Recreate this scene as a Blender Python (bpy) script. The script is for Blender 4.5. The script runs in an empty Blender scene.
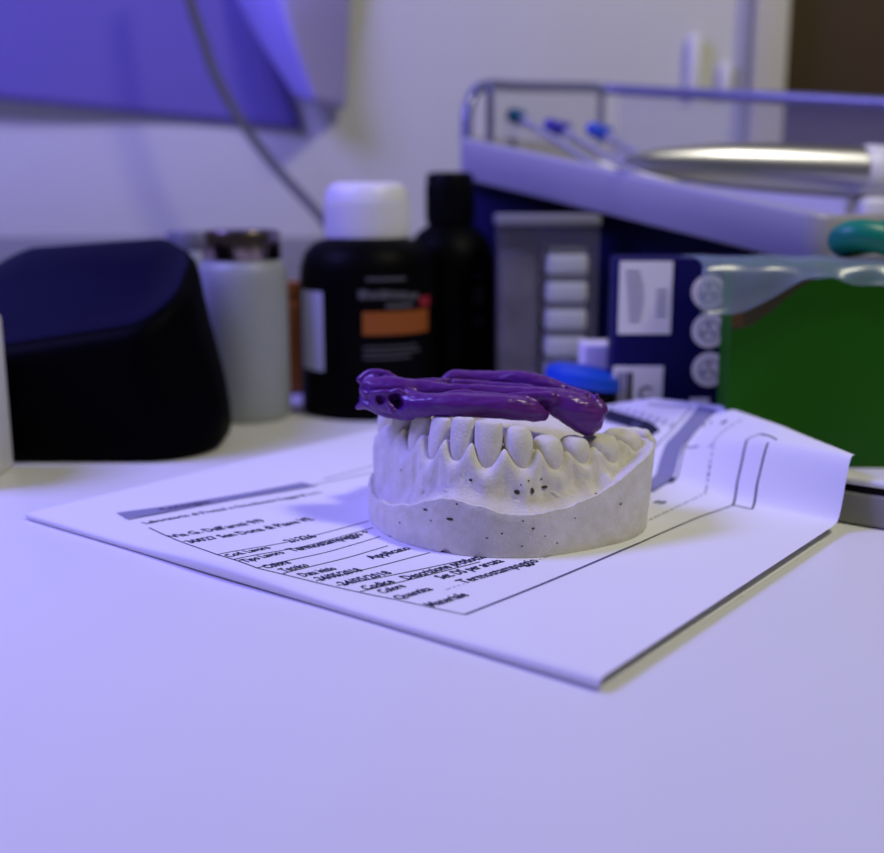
import bpy, bmesh, math, random
from math import sin, cos, tan, pi, radians, sqrt, atan2
from mathutils import Vector, Matrix, noise
random.seed(7)
S = 0.01                      # everything below is written in centimetres
C = bpy.context.scene.collection
V = Vector

# ------------------------------------------------------------------ camera geometry (used to measure places)
F, TH, H = 1100.0, radians(12.0), 7.6
def ray(px, py):
    x = (px - 442) / F; y = -(py - 426.5) / F
    return V((x, cos(TH) + y * sin(TH), -sin(TH) + y * cos(TH)))
def D(px, py, Y):
    d = ray(px, py); return d * (Y / d.y) + V((0, 0, H))
def T(px, py, z=0.0):
    d = ray(px, py); return d * ((H - z) / -d.z) + V((0, 0, H))

# ------------------------------------------------------------------ materials
def mat(name, col, rough=0.5, metal=0.0, spec=0.5, trans=0.0, ior=1.45, alpha=1.0, sss=0.0,
        nscale=0.0, nstr=0.0, col2=None, cscale=8.0, coat=0.0, bdist=0.0004):
    m = bpy.data.materials.new(name); m.use_nodes = True
    nt = m.node_tree; b = nt.nodes['Principled BSDF']
    b.inputs['Base Color'].default_value = (*col, 1)
    b.inputs['Roughness'].default_value = rough
    b.inputs['Metallic'].default_value = metal
    b.inputs['Specular IOR Level'].default_value = spec
    b.inputs['IOR'].default_value = ior
    b.inputs['Transmission Weight'].default_value = trans
    b.inputs['Alpha'].default_value = alpha
    b.inputs['Coat Weight'].default_value = coat
    if sss:
        b.inputs['Subsurface Weight'].default_value = sss
        b.inputs['Subsurface Radius'].default_value = (0.002, 0.0015, 0.0012)
        b.inputs['Subsurface Scale'].default_value = 0.6
    tc = nt.nodes.new('ShaderNodeTexCoord')
    if col2 is not None:
        n = nt.nodes.new('ShaderNodeTexNoise'); n.inputs['Scale'].default_value = cscale / S / 10
        n.inputs['Detail'].default_value = 5
        r = nt.nodes.new('ShaderNodeValToRGB')
        r.color_ramp.elements[0].color = (*col, 1); r.color_ramp.elements[0].position = 0.35
        r.color_ramp.elements[1].color = (*col2, 1); r.color_ramp.elements[1].position = 0.7
        nt.links.new(tc.outputs['Object'], n.inputs['Vector'])
        nt.links.new(n.outputs['Fac'], r.inputs['Fac'])
        nt.links.new(r.outputs['Color'], b.inputs['Base Color'])
    if nstr:
        n = nt.nodes.new('ShaderNodeTexNoise'); n.inputs['Scale'].default_value = nscale / S / 10
        n.inputs['Detail'].default_value = 6
        bp = nt.nodes.new('ShaderNodeBump'); bp.inputs['Strength'].default_value = nstr
        bp.inputs['Distance'].default_value = bdist
        nt.links.new(tc.outputs['Object'], n.inputs['Vector'])
        nt.links.new(n.outputs['Fac'], bp.inputs['Height'])
        nt.links.new(bp.outputs['Normal'], b.inputs['Normal'])
    return m

M = {}
M['desk']    = mat('white_laminate', (0.82, 0.82, 0.83), 0.38, spec=0.4, nscale=6, nstr=0.03)
M['wall']    = mat('wall_warm_tint', (0.66, 0.66, 0.57), 0.85, spec=0.2, col2=(0.62, 0.62, 0.54), cscale=0.6, nscale=4, nstr=0.1)  # warm light on the wall is put into this cream base colour
M['ledge']   = mat('ledge_grey', (0.24, 0.24, 0.22), 0.6)  # grey darkened to stand in for shade on the ledge front
M['frame']   = mat('door_frame_paint', (0.58, 0.56, 0.42), 0.6)
M['strip']   = mat('grey_strip', (0.45, 0.45, 0.55), 0.5)
M['door']    = mat('brown_door', (0.045, 0.026, 0.006), 0.6, col2=(0.06, 0.035, 0.01), cscale=0.8)
M['white_plastic'] = mat('white_plastic', (0.78, 0.78, 0.80), 0.4)
M['paper']   = mat('paper_white', (0.86, 0.86, 0.87), 0.75, spec=0.2, nscale=220, nstr=0.35, bdist=0.00006)
M['ink']     = mat('black_ink', (0.03, 0.03, 0.06), 0.7, spec=0.1)
M['ink_grey'] = mat('grey_ink', (0.13, 0.13, 0.22), 0.7, spec=0.1)
M['ink_band'] = mat('blue_grey_band', (0.27, 0.27, 0.42), 0.7, spec=0.1)
M['ink_light'] = mat('pale_ink', (0.50, 0.49, 0.58), 0.7, spec=0.1)
M['plaster'] = mat('dental_stone', (0.74, 0.71, 0.60), 0.75, spec=0.2, col2=(0.84, 0.82, 0.74), cscale=35, nscale=170, nstr=0.75, bdist=0.00022)
M['pit_shade'] = mat('dental_stone_pit_shade', (0.10, 0.09, 0.07), 0.9, spec=0.0)
M['putty']   = mat('violet_silicone', (0.110, 0.019, 0.205), 0.30, spec=0.5, col2=(0.125, 0.021, 0.20), cscale=3, nscale=45, nstr=0.25, bdist=0.0003)
M['black']   = mat('black_plastic', (0.002, 0.002, 0.003), 0.4, spec=0.10)
M['device']  = mat('device_plastic', (0.0012, 0.0012, 0.002), 0.5, spec=0.025)
M['bottle']  = mat('bottle_black', (0.0018, 0.0017, 0.0018), 0.45, spec=0.05)
M['orange']  = mat('label_orange', (0.30, 0.075, 0.0), 0.6)
M['red']     = mat('label_red', (0.30, 0.01, 0.02), 0.6)
M['label_text'] = mat('label_text', (0.08, 0.08, 0.085), 0.6)
M['label_white'] = mat('label_white', (0.55, 0.55, 0.62), 0.6)
M['jar']     = mat('frosted_jar', (0.40, 0.43, 0.43), 0.45, spec=0.4, trans=0.2)
M['chrome']  = mat('dark_chrome', (0.26, 0.21, 0.17), 0.24, metal=1.0)
M['grey_lid'] = mat('grey_lid', (0.16, 0.16, 0.20), 0.4)
M['amber']   = mat('amber_glass', (0.26, 0.085, 0.006), 0.3)
M['navy']    = mat('navy_card', (0.006, 0.005, 0.075), 0.5, spec=0.12)
M['navy2']   = mat('navy_stand', (0.006, 0.005, 0.06), 0.6, spec=0.15)
M['lilac_label'] = mat('printed_label', (0.86, 0.84, 0.90), 0.6)
M['label_mark'] = mat('label_mark', (0.22, 0.20, 0.38), 0.6)
M['label_dark'] = mat('label_dark', (0.03, 0.02, 0.08), 0.6)
M['green']   = mat('green_card', (0.014, 0.112, 0.004), 0.5, spec=0.12, col2=(0.019, 0.13, 0.006), cscale=0.6)
M['brown_print'] = mat('brown_print', (0.045, 0.035, 0.008), 0.5)
M['orange_print'] = mat('orange_print', (0.10, 0.045, 0.006), 0.5)
M['teal']    = mat('teal_rubber', (0.0, 0.22, 0.13), 0.4)
M['blue_lid'] = mat('bright_blue_plastic', (0.008, 0.07, 0.62), 0.35)
M['blue_dark'] = mat('deep_blue_plastic', (0.03, 0.02, 0.40), 0.35)
M['teal_dark'] = mat('dark_teal_plastic', (0.01, 0.10, 0.18), 0.35)
M['steel']   = mat('brushed_steel', (0.55, 0.55, 0.62), 0.36, metal=1.0)
M['tray']    = mat('tray_plastic', (0.38, 0.37, 0.42), 0.4)
M['shaft']   = mat('grey_shaft', (0.34, 0.34, 0.40), 0.4)
M['rail']    = mat('rail_acrylic', (0.16, 0.16, 0.34), 0.15, spec=0.8)
M['block']   = mat('white_block', (0.82, 0.86, 0.82), 0.5)
M['olive']   = mat('grey_case', (0.30, 0.30, 0.26), 0.55)
M['cable']   = mat('grey_cable', (0.09, 0.09, 0.085), 0.5)
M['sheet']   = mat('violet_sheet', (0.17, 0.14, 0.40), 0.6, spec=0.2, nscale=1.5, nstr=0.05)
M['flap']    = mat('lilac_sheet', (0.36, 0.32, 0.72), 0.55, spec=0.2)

def film(name, col, alpha, rough=0.25):
    m = bpy.data.materials.new(name); m.use_nodes = True
    nt = m.node_tree; nt.nodes.remove(nt.nodes['Principled BSDF'])
    out = nt.nodes['Material Output']
    t = nt.nodes.new('ShaderNodeBsdfTransparent'); d = nt.nodes.new('ShaderNodeBsdfDiffuse')
    g = nt.nodes.new('ShaderNodeBsdfGlossy'); g.inputs['Roughness'].default_value = rough
    d.inputs['Color'].default_value = (*col, 1)
    a = nt.nodes.new('ShaderNodeMixShader'); a.inputs[0].default_value = 0.12
    b = nt.nodes.new('ShaderNodeMixShader'); b.inputs[0].default_value = alpha
    nt.links.new(d.outputs[0], a.inputs[1]); nt.links.new(g.outputs[0], a.inputs[2])
    nt.links.new(t.outputs[0], b.inputs[1]); nt.links.new(a.outputs[0], b.inputs[2])
    nt.links.new(b.outputs[0], out.inputs['Surface'])
    return m
M['film']  = film('clear_film', (0.30, 0.42, 0.50), 0.30)
M['acrylic'] = film('clear_acrylic', (0.5, 0.5, 0.6), 0.16, 0.1)
M['clear'] = film('clear_plastic', (0.24, 0.23, 0.24), 0.15, 0.3)

# ------------------------------------------------------------------ mesh helpers
def root(name, loc, label, cat, group=None):
    o = bpy.data.objects.new(name, None); C.objects.link(o)
    o.empty_display_size = 0.01
    o.location = V(loc) * S
    o['label'] = label; o['category'] = cat
    if group: o['group'] = group
    return o
def rootloc(o):
    while o.parent: o = o.parent
    return V(o.location)
def link(name, me, mats, parent=None, smooth=True, ang=35):
    if not isinstance(mats, (list, tuple)): mats = [mats]
    if len(me.materials) == 0:
        for m in mats: me.materials.append(m)
    if smooth:
        me.shade_smooth()
        if ang: me.set_sharp_from_angle(angle=radians(ang))
    o = bpy.data.objects.new(name, me); C.objects.link(o)
    if parent: o.parent = parent
    return o
def solo(name, bm_or_me, mats, base, label, cat, group=None, **k):
    """a thing that is one mesh; origin at base"""
    o = part(name, bm_or_me, mats, None, origin=base, **k)
    o['label'] = label; o['category'] = cat
    if group: o['group'] = group
    return o
def part(name, bm, mats, parent=None, origin=None, smooth=True, ang=35):
    if parent is not None: org = rootloc(parent)
    else: org = V(origin) * S if origin is not None else V((0, 0, 0))
    if isinstance(bm, bmesh.types.BMesh):
        bmesh.ops.recalc_face_normals(bm, faces=bm.faces)
        me = bpy.data.meshes.new(name); bm.to_mesh(me); bm.free()
    else: me = bm
    for v in me.vertices: v.co = v.co * S - org
    me.update()
    o = link(name, me, mats, parent, smooth, ang)
    if parent is None: o.location = org
    return o
def struct(name, bm, m):
    o = part(name, bm, m, None, (0, 0, 0)); o['kind'] = 'structure'; return o
def NB(): return bmesh.new()

def box(bm, lo, hi, bev=0.0, seg=2, mtx=None, mi=0):
    t = NB()
    c = (V(lo) + V(hi)) / 2; s = V(hi) - V(lo)
    bmesh.ops.create_cube(t, size=1.0)
    for v in t.verts: v.co = V((v.co.x * s.x, v.co.y * s.y, v.co.z * s.z)) + c
    if bev: bmesh.ops.bevel(t, geom=t.edges[:], offset=bev, segments=seg, profile=0.5, affect='EDGES')
    merge(bm, t, mtx, mi)
def merge(bm, t, mtx=None, mi=0):
    mp = {}
    for v in t.verts: mp[v] = bm.verts.new(mtx @ v.co if mtx else v.co)
    for f in t.faces:
        try:
            nf = bm.faces.new([mp[v] for v in f.verts]); nf.material_index = mi if mi else f.material_index
        except ValueError: pass
    t.free()
def rings(bm, rs, closed=True, cap0=True, cap1=True, mi=0):
    R = [[bm.verts.new(p) for p in r] for r in rs]
    for a, b in zip(R, R[1:]):
        n = len(a)
        for i in range(n if closed else n - 1):
            j = (i + 1) % n
            f = bm.faces.new((a[i], a[j], b[j], b[i])); f.material_index = mi
    if cap0: bm.faces.new(list(reversed(R[0]))).material_index = mi
    if cap1: bm.faces.new(R[-1]).material_index = mi
    return R
def lathe(bm, prof, cx, cy, n=48, cap0=True, cap1=True, mi=0, sq=1.0):
    rs = [[V((cx + r * cos(2*pi*k/n), cy + sq * r * sin(2*pi*k/n), z)) for k in range(n)] for r, z in prof]
    rings(bm, rs, True, cap0, cap1, mi)
def lerp_path(pts, n):
    """Catmull-Rom through tuples of any length"""
    P = [tuple(p) for p in pts]; out = []
    P = [tuple(2*a-b for a, b in zip(P[0], P[1]))] + P + [tuple(2*a-b for a, b in zip(P[-1], P[-2]))]
    m = len(P) - 3
    for k in range(n):
        t = k / (n - 1) * m; i = min(int(t), m - 1); t -= i
        a, b, c, d = P[i:i+4]
        out.append(tuple(0.5*((2*q)+(-p+r)*t+(2*p-5*q+4*r-s)*t*t+(-p+3*q-3*r+s)*t**3) for p, q, r, s in zip(a, b, c, d)))
    return out
def tube(bm, path, rad, n=16, flat=1.0, mi=0, ends=True):
    """path: Vectors; rad number or list; rounded ends"""
    P = [V(p) for p in path]
    R = rad if isinstance(rad, (list, tuple)) else [rad] * len(P)
    rs = []
    up = V((0, 0, 1))
    for i, p in enumerate(P):
        t = (P[min(i+1, len(P)-1)] - P[max(i-1, 0)]).normalized()
        a = t.cross(up)
        if a.length < 1e-3: a = t.cross(V((0, 1, 0)))
        a.normalize(); b = a.cross(t)
        def ring(c, r): return [c + a * (r*cos(2*pi*k/n)) + b * (r*flat*sin(2*pi*k/n)) for k in range(n)]
        if i == 0 and ends:
            for q in (80, 55, 30): rs.append(ring(p - t*R[0]*sin(radians(q)), R[0]*cos(radians(q))))
        rs.append(ring(p, R[i]))
        if i == len(P)-1 and ends:
            for q in (30, 55, 80): rs.append(ring(p + t*R[-1]*sin(radians(q)), R[-1]*cos(radians(q))))
    rings(bm, rs, True, True, True, mi)
def rrect(cx, cy, hx, hy, r, n=8):
    pts = []
    for qx, qy, a0 in ((1, 1, 0), (-1, 1, 90), (-1, -1, 180), (1, -1, 270)):
        for k in range(n + 1):
            a = radians(a0 + 90 * k / n)
            pts.append((cx + qx * (hx - r) + r * cos(a), cy + qy * (hy - r) + r * sin(a)))
    return pts
def ss(a, b, x):
    t = max(0.0, min(1.0, (x - a) / (b - a))); return t * t * (3 - 2 * t)
def interp(xs, ys, x):
    if x <= xs[0]: return ys[0]
    for i in range(len(xs) - 1):
        if x <= xs[i+1]:
            t = (x - xs[i]) / (xs[i+1] - xs[i])
            return ys[i] + (ys[i+1] - ys[i]) * t
    return ys[-1]
def text_mesh(s, size):
    """returns verts, faces of flat text (baseline start at origin, cm)"""
    cu = bpy.data.curves.new('t', 'FONT'); cu.body = s; cu.size = size; cu.resolution_u = 2; cu.offset = 0.006 * (size / 0.3)
    o = bpy.data.objects.new('t', cu); C.objects.link(o)
    bpy.context.view_layer.update()
    me = bpy.data.meshes.new_from_object(o.evaluated_get(bpy.context.evaluated_depsgraph_get()))
    vs = [v.co.copy() for v in me.vertices]; fs = [tuple(p.vertices) for p in me.polygons]
    bpy.data.objects.remove(o); bpy.data.curves.remove(cu); bpy.data.meshes.remove(me)
    return vs, fs

# ================================================================== SETTING
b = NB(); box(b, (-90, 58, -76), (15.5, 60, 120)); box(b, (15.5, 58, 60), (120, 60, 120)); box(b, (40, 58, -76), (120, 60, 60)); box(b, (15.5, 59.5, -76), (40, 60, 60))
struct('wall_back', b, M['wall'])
b = NB(); box(b, (-90, 53.5, 0.0), (15.2, 58, 5.36), 0.15); struct('trim_1', b, M['ledge'])
b = NB(); box(b, (15.45, 57.2, 0.0), (17.15, 58.9, 60), 0.1); struct('trim_2', b, M['frame'])
b = NB(); box(b, (14.8, 57.75, 7.0), (15.3, 58.0, 60), 0.05); struct('trim_3', b, M['strip'])
b = NB(); box(b, (17.2, 58.6, 0.0), (39.9, 59.4, 59.9), 0.05); struct('door_1', b, M['door'])

b = NB(); box(b, (-90, -150, -76), (120, 60, -75)); struct('floor', b, M['ledge'])
b = NB(); box(b, (-60, 4, -2.5), (60, 57.9, 0), 0.1)
solo('desk', b, M['desk'], (0, 30, -2.5), 'white laminate desk top filling the foreground under everything', 'desk')

# ================================================================== PAPER FORM
N0 = V((2.46, 15.88)); BH = V((0.625, 0.7806)); AH = V((-0.802, 0.5972))
VK = [0, 2.4, 5, 7, 10, 13, 15.6]
UC = [10.6, 11.16, 12.3, 12.4, 12.6, 13, 13.2]
UT = [10.98, 11.95, 13.4, 13.6, 14, 14.5, 14.6]
ZT = [1.45, 1.42, .75, .8, .5, .1, .05]
UE = [11.25, 13.0, 15.2, 14.8, 15, 15.2, 15.3]
ZE = [1.47, 1.62, 1.55, 1.6, .8, .15, .05]
PW = 15.4
def page_z(u, v):
    base = 0.15 + 0.08 * ss(3.5, 0, v) + 0.15 * math.exp(-((v - 8.6) / 2.2) ** 2) * ss(2.5, 0, u)
    base += 0.02 * sin(u * 0.9 + v * 0.5) * sin(v * 0.6)
    vv = v
    uc, ut, zt, ue, ze = (interp(VK, q, vv) for q in (UC, UT, ZT, UE, ZE))
    if u <= uc - 0.5: z = 0
    else:
        us = [uc - 0.5, uc, ut, ue, ue + 0.35, ue + 1.1]
        zs = [0, 0.04, zt, ze, ze - 0.12, max(0, ze - 1.2)]
        def f(x): return interp(us, zs, x)
        w = 0.16
        z = sum(f(u + w * k / 3) for k in range(-3, 4)) / 7
    return base + max(0, z)
def page(u, v, dz=0.0):
    p = N0 + BH * u + AH * v
    if dz == 0.0: return V((p.x, p.y, page_z(u, v)))
    e = 0.03; q = V((p.x, p.y, page_z(u, v)))
    a = V((*(N0 + BH*(u+e) + AH*v), page_z(u+e, v))) - q
    c = V((*(N0 + BH*u + AH*(v+e)), page_z(u, v+e))) - q
    n = a.cross(c).normalized()
    return q + n * dz
b = NB()
nv = 110
us = [0.16 * k for k in range(62)] + [9.92 + 0.07 * k for k in range(90)]
rows = []
for j in range(nv + 1):
    v = PW * j / nv
    umax = interp(VK, UE, v) + 0.12 + 0.88 * ss(0.4, 3.0, v)
    r = []
    # lower sheet, folded under at the left edge
    for u in (9.6, 6.0, 3.0, 1.2, 0.5, 0.12): r.append(V((*(N0 + BH * u + AH * v), 0.012)))
    z0 = page_z(0.1, v)
    rr = (z0 - 0.012) / 2
    for a in (240, 210, 180, 150, 120):
        r.append(V((*(N0 + BH * (0.08 + rr * 1.0 * cos(radians(a))) + AH * v), 0.012 + rr + rr * sin(radians(a)))))
    for u in us[1:]:
        r.append(page(min(u, umax), v))
    rows.append(r)
vs = [[b.verts.new(p) for p in r] for r in rows]
for j in range(nv):
    for i in range(len(vs[0]) - 1):
        try: b.faces.new((vs[j][i], vs[j][i+1], vs[j+1][i+1], vs[j+1][i]))
        except ValueError: pass
bmesh.ops.remove_doubles(b, verts=b.verts[:], dist=0.002)
DZ = 0.006
def ink_poly(pts, mi): 
    try: b.faces.new([b.verts.new(page(u, v, DZ)) for u, v in pts]).material_index = mi
    except ValueError: pass
def ink_line(pts, w, mi, dash=None, step=0.06):
    """pts in (u, v); a strip following the surface"""
    dense = []; acc = 0
    for (u0, v0), (u1, v1) in zip(pts, pts[1:]):
        L = sqrt((u1-u0)**2 + (v1-v0)**2); n = max(1, int(L / step))
        for k in range(n): dense.append((u0+(u1-u0)*k/n, v0+(v1-v0)*k/n))
    dense.append(pts[-1])
    prev = None; acc = 0.0
    for i, (u, v) in enumerate(dense):
        a = dense[max(0, i-1)]; c = dense[min(len(dense)-1, i+1)]
        d = V((c[0]-a[0], c[1]-a[1])).normalized(); n = V((-d.y, d.x)) * w / 2
        cur = (b.verts.new(page(u+n.x, v+n.y, DZ)), b.verts.new(page(u-n.x, v-n.y, DZ)))
        if prev:
            acc += (page(u, v) - page(*dense[i-1])).length
            if dash is None or (acc % dash) < dash * 0.55:
                b.faces.new((prev[0], prev[1], cur[1], cur[0])).material_index = mi
        prev = cur
def ink_text(s, u, v, size, mi, sx=1.0):
    tv, tf = text_mesh(s, size)
    m = [b.verts.new(page(u + p.x * sx, v + p.y, DZ)) for p in tv]
    for f in tf:
        try: b.faces.new([m[i] for i in f]).material_index = mi
        except ValueError: pass
PAPER_INK = True

def UV(px, py):
    """where a sight line meets the sheet, in page coordinates"""
    d = ray(px, py); lo = 13.0; prev = None
    y = lo
    while y < 36:
        q = d * (y / d.y) + V((0, 0, H)); r = V((q.x, q.y)) - N0
        det = BH.x*AH.y - BH.y*AH.x
        u, v = (r.x*AH.y - r.y*AH.x)/det, (BH.x*r.y - BH.y*r.x)/det
        if q.z < page_z(u, v): break
        y += 0.02
    return u, v
def PL(pts, w, mi, dash=None, n=0): ink_line([UV(*p) for p in pts], w, mi, dash)
def PT(s_, a, c, size, mi):
    (u0, v0), (u1, v1) = UV(*a), UV(*c)
    tv, tf = text_mesh(s_, size); wd = max(p.x for p in tv)
    dx, dv = (u1 - u0) / wd, (v1 - v0) / wd
    m = [b.verts.new(page(u0 + p.x * dx, v0 + p.x * dv + p.y, DZ)) for p in tv]
    for f in tf:
        try: b.faces.new([m[i] for i in f]).material_index = mi
        except ValueError: pass
LW = 0.035
PL([(149, 528), (217, 555), (257.5, 568.5), (330, 586), (400, 601), (465, 615)], LW, 1)
PL([(465, 615), (560, 577), (640, 543)], 0.07, 2)
PL([(640, 543), (675, 527.5), (700, 517), (733, 505.5), (737, 485), (742, 462), (747, 440), (760, 434), (777, 440)], 0.05, 1)
PL([(733, 505.5), (752, 509.5), (757, 485), (763, 460), (768, 443)], 0.05, 1)
for a, c in (((217, 555), (369, 521)), ((233, 560), (373, 528)), ((257.5, 568), (380, 537)), ((283, 574), (388, 546)), ((316, 581), (430, 553)), ((337, 586), (466, 560)), ((360, 592), (480, 562)),
             ((314, 484.8), (379, 471.8)), ((324, 479.5), (379, 464.5))):
    PL([a, c], LW, 1)
PL([(128, 520), (168, 512.5), (240, 499), (317, 486)], 0.05, 1)
q0, q1, q2, q3 = UV(116, 513), UV(162, 507), UV(240, 494), UV(302, 482.5)
r0, r1, r2, r3 = UV(126, 519.5), UV(168, 512), UV(240, 498.6), UV(315, 485.5)
for k in range(30):
    def mix(a, c, t_): return (a[0]+(c[0]-a[0])*t_, a[1]+(c[1]-a[1])*t_)
    def along(A, t_): i_ = min(int(t_*3), 2); return mix(A[i_], A[i_+1], t_*3-i_)
    A_ = (q0, q1, q2, q3); B_ = (r0, r1, r2, r3)
    ink_poly([along(A_, k/30), along(A_, (k+1)/30), along(B_, (k+1)/30), along(B_, k/30)], 3)
DZ = 0.010
PT('Consegna', (163, 511), (212, 502.5), 0.38, 1)
PT('Laboratorio di Protesi e Ortodonzia Zaggardi s.r.l.', (146, 524.5), (323, 493), 0.29, 1)
PT("Via G. Dall'armi 9/9", (174.5, 538), (267, 521.8), 0.42, 1)
PT('30027 San Dona di Piave VE', (191, 543.5), (315, 520), 0.42, 1)
PT('Cod. Lavoro', (230, 557.5), (272, 548.5), 0.34, 1)
PT('21226', (291, 543), (318, 537), 0.41, 1)
PT('Tipo Lavoro', (246.5, 563), (286, 553.5), 0.34, 1)
PT('Termostampaggio +', (294, 552), (372, 533), 0.41, 1)
PT('Colore', (268, 569), (292, 563.5), 0.33, 1)
PT('Tecnico', (285, 572.5), (310, 566), 0.33, 1)
PT('Data inizio', (304, 577.5), (338, 569.5), 0.33, 1)
PT('24/05/2018', (321, 581.5), (364, 571), 0.34, 1)
PT('24/05/2018', (344, 586), (393, 573.5), 0.34, 1)
PT('Applicato', (373, 559.5), (412, 549), 0.38, 1)
PT('Descrizione prodotto', (408, 580), (488, 557.5), 0.38, 1)
PT('Set. DS per arcata', (443, 579.5), (505, 562), 0.38, 1)
PT('Termostampaggio', (465, 584), (540, 561.5), 0.38, 1)
PT('Codice', (367, 590.5), (396, 582.5), 0.34, 1)
PT('Colore', (384, 594), (407, 587), 0.34, 1)
PT('Quantita', (400, 600), (434, 590), 0.34, 1)
PT('Materiale', (433, 607.5), (470, 595.5), 0.38, 1)
PL([(446, 590), (500, 572), (560, 553)], 0.03, 4, 0.12)
# right part with the tooth chart, climbing over the lifted edge
PL([(646, 522), (675, 508), (705, 493.5), (709, 472), (715, 440), (728, 428), (744, 419)], 0.035, 1, 0.22)
PL([(644, 491), (655, 484), (665, 475), (669, 460), (674, 445.5), (685, 434), (698, 419), (707, 408)], 0.50, 3)
PL([(646, 494.5), (665, 484.5), (677, 477.5), (681, 462), (684.5, 446), (700, 427), (717, 409.5)], 0.035, 1)
PL([(651, 466), (654, 448), (667, 436), (680, 421), (692, 407)], 0.035, 2)
PL([(668, 483), (674, 478)], 0.20, 1)
PT('S', (660, 505), (668, 502), 0.33, 1); PT('D', (646, 502), (652, 499.5), 0.25, 1)
PL([(721, 423.5), (727, 421.5)], 0.16, 2); PL([(696, 427), (712, 422)], 0.14, 2, 0.2); PL([(686, 446.7), (699, 446.2)], 0.04, 2); PL([(709, 447), (713, 444)], 0.05, 2)
PL([(604, 413), (618, 418), (634, 423), (648, 427.5), (655, 434)], 0.34, 1)
PL([(606, 419), (625, 423), (640, 428)], 0.20, 2)
for k in range(9):
    px_ = 610 + 7.5*k; py_ = 408 + 1.6*k + 0.06*k*k
    PL([(px_, py_), (px_ + 3.5, py_ + 1.2)], 0.22, 4)
PL([(648, 404.5), (668, 407), (690, 407)], 0.03, 2)

solo('printed_form', b, [M['paper'], M['ink'], M['ink_grey'], M['ink_band'], M['ink_light']], (-1, 24, 0),
     'folded white printed lab form lying under the plaster teeth', 'paper', ang=60)

# small grey case under the lifted corner of the form
c0 = N0 + BH * 11.0 + AH * (-1.25)
mt = Matrix.Translation((c0.x, c0.y, 0)) @ Matrix(((BH.x, AH.x, 0, 0), (BH.y, AH.y, 0, 0), (0, 0, 1, 0), (0, 0, 0, 1)))
cr = root('small_case', (c0.x, c0.y, 0), 'small grey plastic case propping up the right corner of the form', 'case')
t = NB(); box(t, (0.32, 0, 0.0), (1.2, 1.9, 0.80), 0.10, 3, mt); part('body', t, M['olive'], cr)
t = NB(); box(t, (0.38, 0.05, 0.78), (1.15, 1.85, 0.94), 0.02, 1, mt); part('seam', t, M['black'], cr)
t = NB(); box(t, (0.36, -0.02, 0.92), (1.22, 1.9, 1.13), 0.12, 3, mt); part('lid', t, M['white_plastic'], cr)

# ================================================================== DENTAL CAST
ZB = 0.135      # the cast stands on the form
outline_px = [(370, 520), (380, 531), (394, 539.5), (418, 548), (445, 554), (479, 558), (506, 559), (540, 558), (577, 553), (604, 548), (628, 542), (644, 533)]
out = [T(*p, ZB) for p in outline_px]
out = [V((p.x, p.y)) for p in out]
out += [V((4.64, 24.32)), V((4.2, 25.4)), V((2.9, 26.9)), V((1.5, 28.3)), V((0.6, 28.9)), V((-0.4, 28.4)), V((-1.2, 27.3)), V((-1.75, 26.2))]
ztop_px = [0.66, 0.72, 0.80, 1.00, 1.22, 1.14, 1.00, 0.96, 1.10, 1.30, 1.62, 1.92, 1.95, 1.9, 1.6, 1.6, 1.5, 1.2, 0.9, 0.7]
ctr = V((1.6, 25.4))
def closed_cr(P, n):
    m = len(P); o = []
    for k in range(n):
        t = k / n * m; i = int(t); t -= i
        a, bb, c, d = (P[(i+j-1) % m] for j in range(4))
        o.append(tuple(0.5*((2*q)+(-p+r)*t+(2*p-5*q+4*r-s)*t*t+(-p+3*q-3*r+s)*t**3) for p, q, r, s in zip(a, bb, c, d)))
    return o
OL = closed_cr([(p.x, p.y, z) for p, z in zip(out, ztop_px)], 400)
cast = root('dental_cast', (ctr.x, ctr.y, ZB), 'plaster cast of a lower set of teeth standing on the printed form', 'dental cast')
bb = NB()
rs = []
def inset(x, y, d):
    v = ctr - V((x, y)); return V((x, y)) + v.normalized() * d
def chip(x, y):
    return max(0, noise.noise(V((x * 2.6, y * 2.6, 3.1))) - 0.22) * 0.32
rs.append([V((*inset(x, y, 0.03), ZB + chip(x, y))) for x, y, z in OL])
def flare(x, f): return 0.13 * f * ss(3.9, 4.6, x)
for fr in (0.03, 0.1, 0.2, 0.35, 0.5, 0.65, 0.8, 0.92):
    rs.append([V((*inset(x, y, 0.008 * noise.noise(V((x*3, y*3, fr*4))) - flare(x, fr)), ZB + max(z * fr, chip(x, y) + 0.01))) for x, y, z in OL])
def rough_z(x, y): return 0.035 * noise.noise(V((x * 3, y * 3, 0.5))) + 0.02 * noise.noise(V((x * 9, y * 9, 0.5)))
rs.append([V((*inset(x, y, 0.015 - flare(x, 1)), ZB + z - 0.02 + rough_z(x, y))) for x, y, z in OL])
rs.append([V((*inset(x, y, 0.05 - flare(x, 1)), ZB + z + rough_z(x, y) * 1.3)) for x, y, z in OL])
rs.append([V((*inset(x, y, 0.13 - flare(x, .8)), ZB + z - 0.05 + rough_z(x, y))) for x, y, z in OL])
rs.append([V((*inset(x, y, 0.40), ZB + z - 0.25)) for x, y, z in OL])
rs.append([V((*inset(x, y, 1.0), ZB + 1.15)) for x, y, z in OL])
rs.append([V((*(ctr + (V((x, y)) - ctr) * 0.15), ZB + 1.3)) for x, y, z in OL])
rings(bb, rs)
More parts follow.
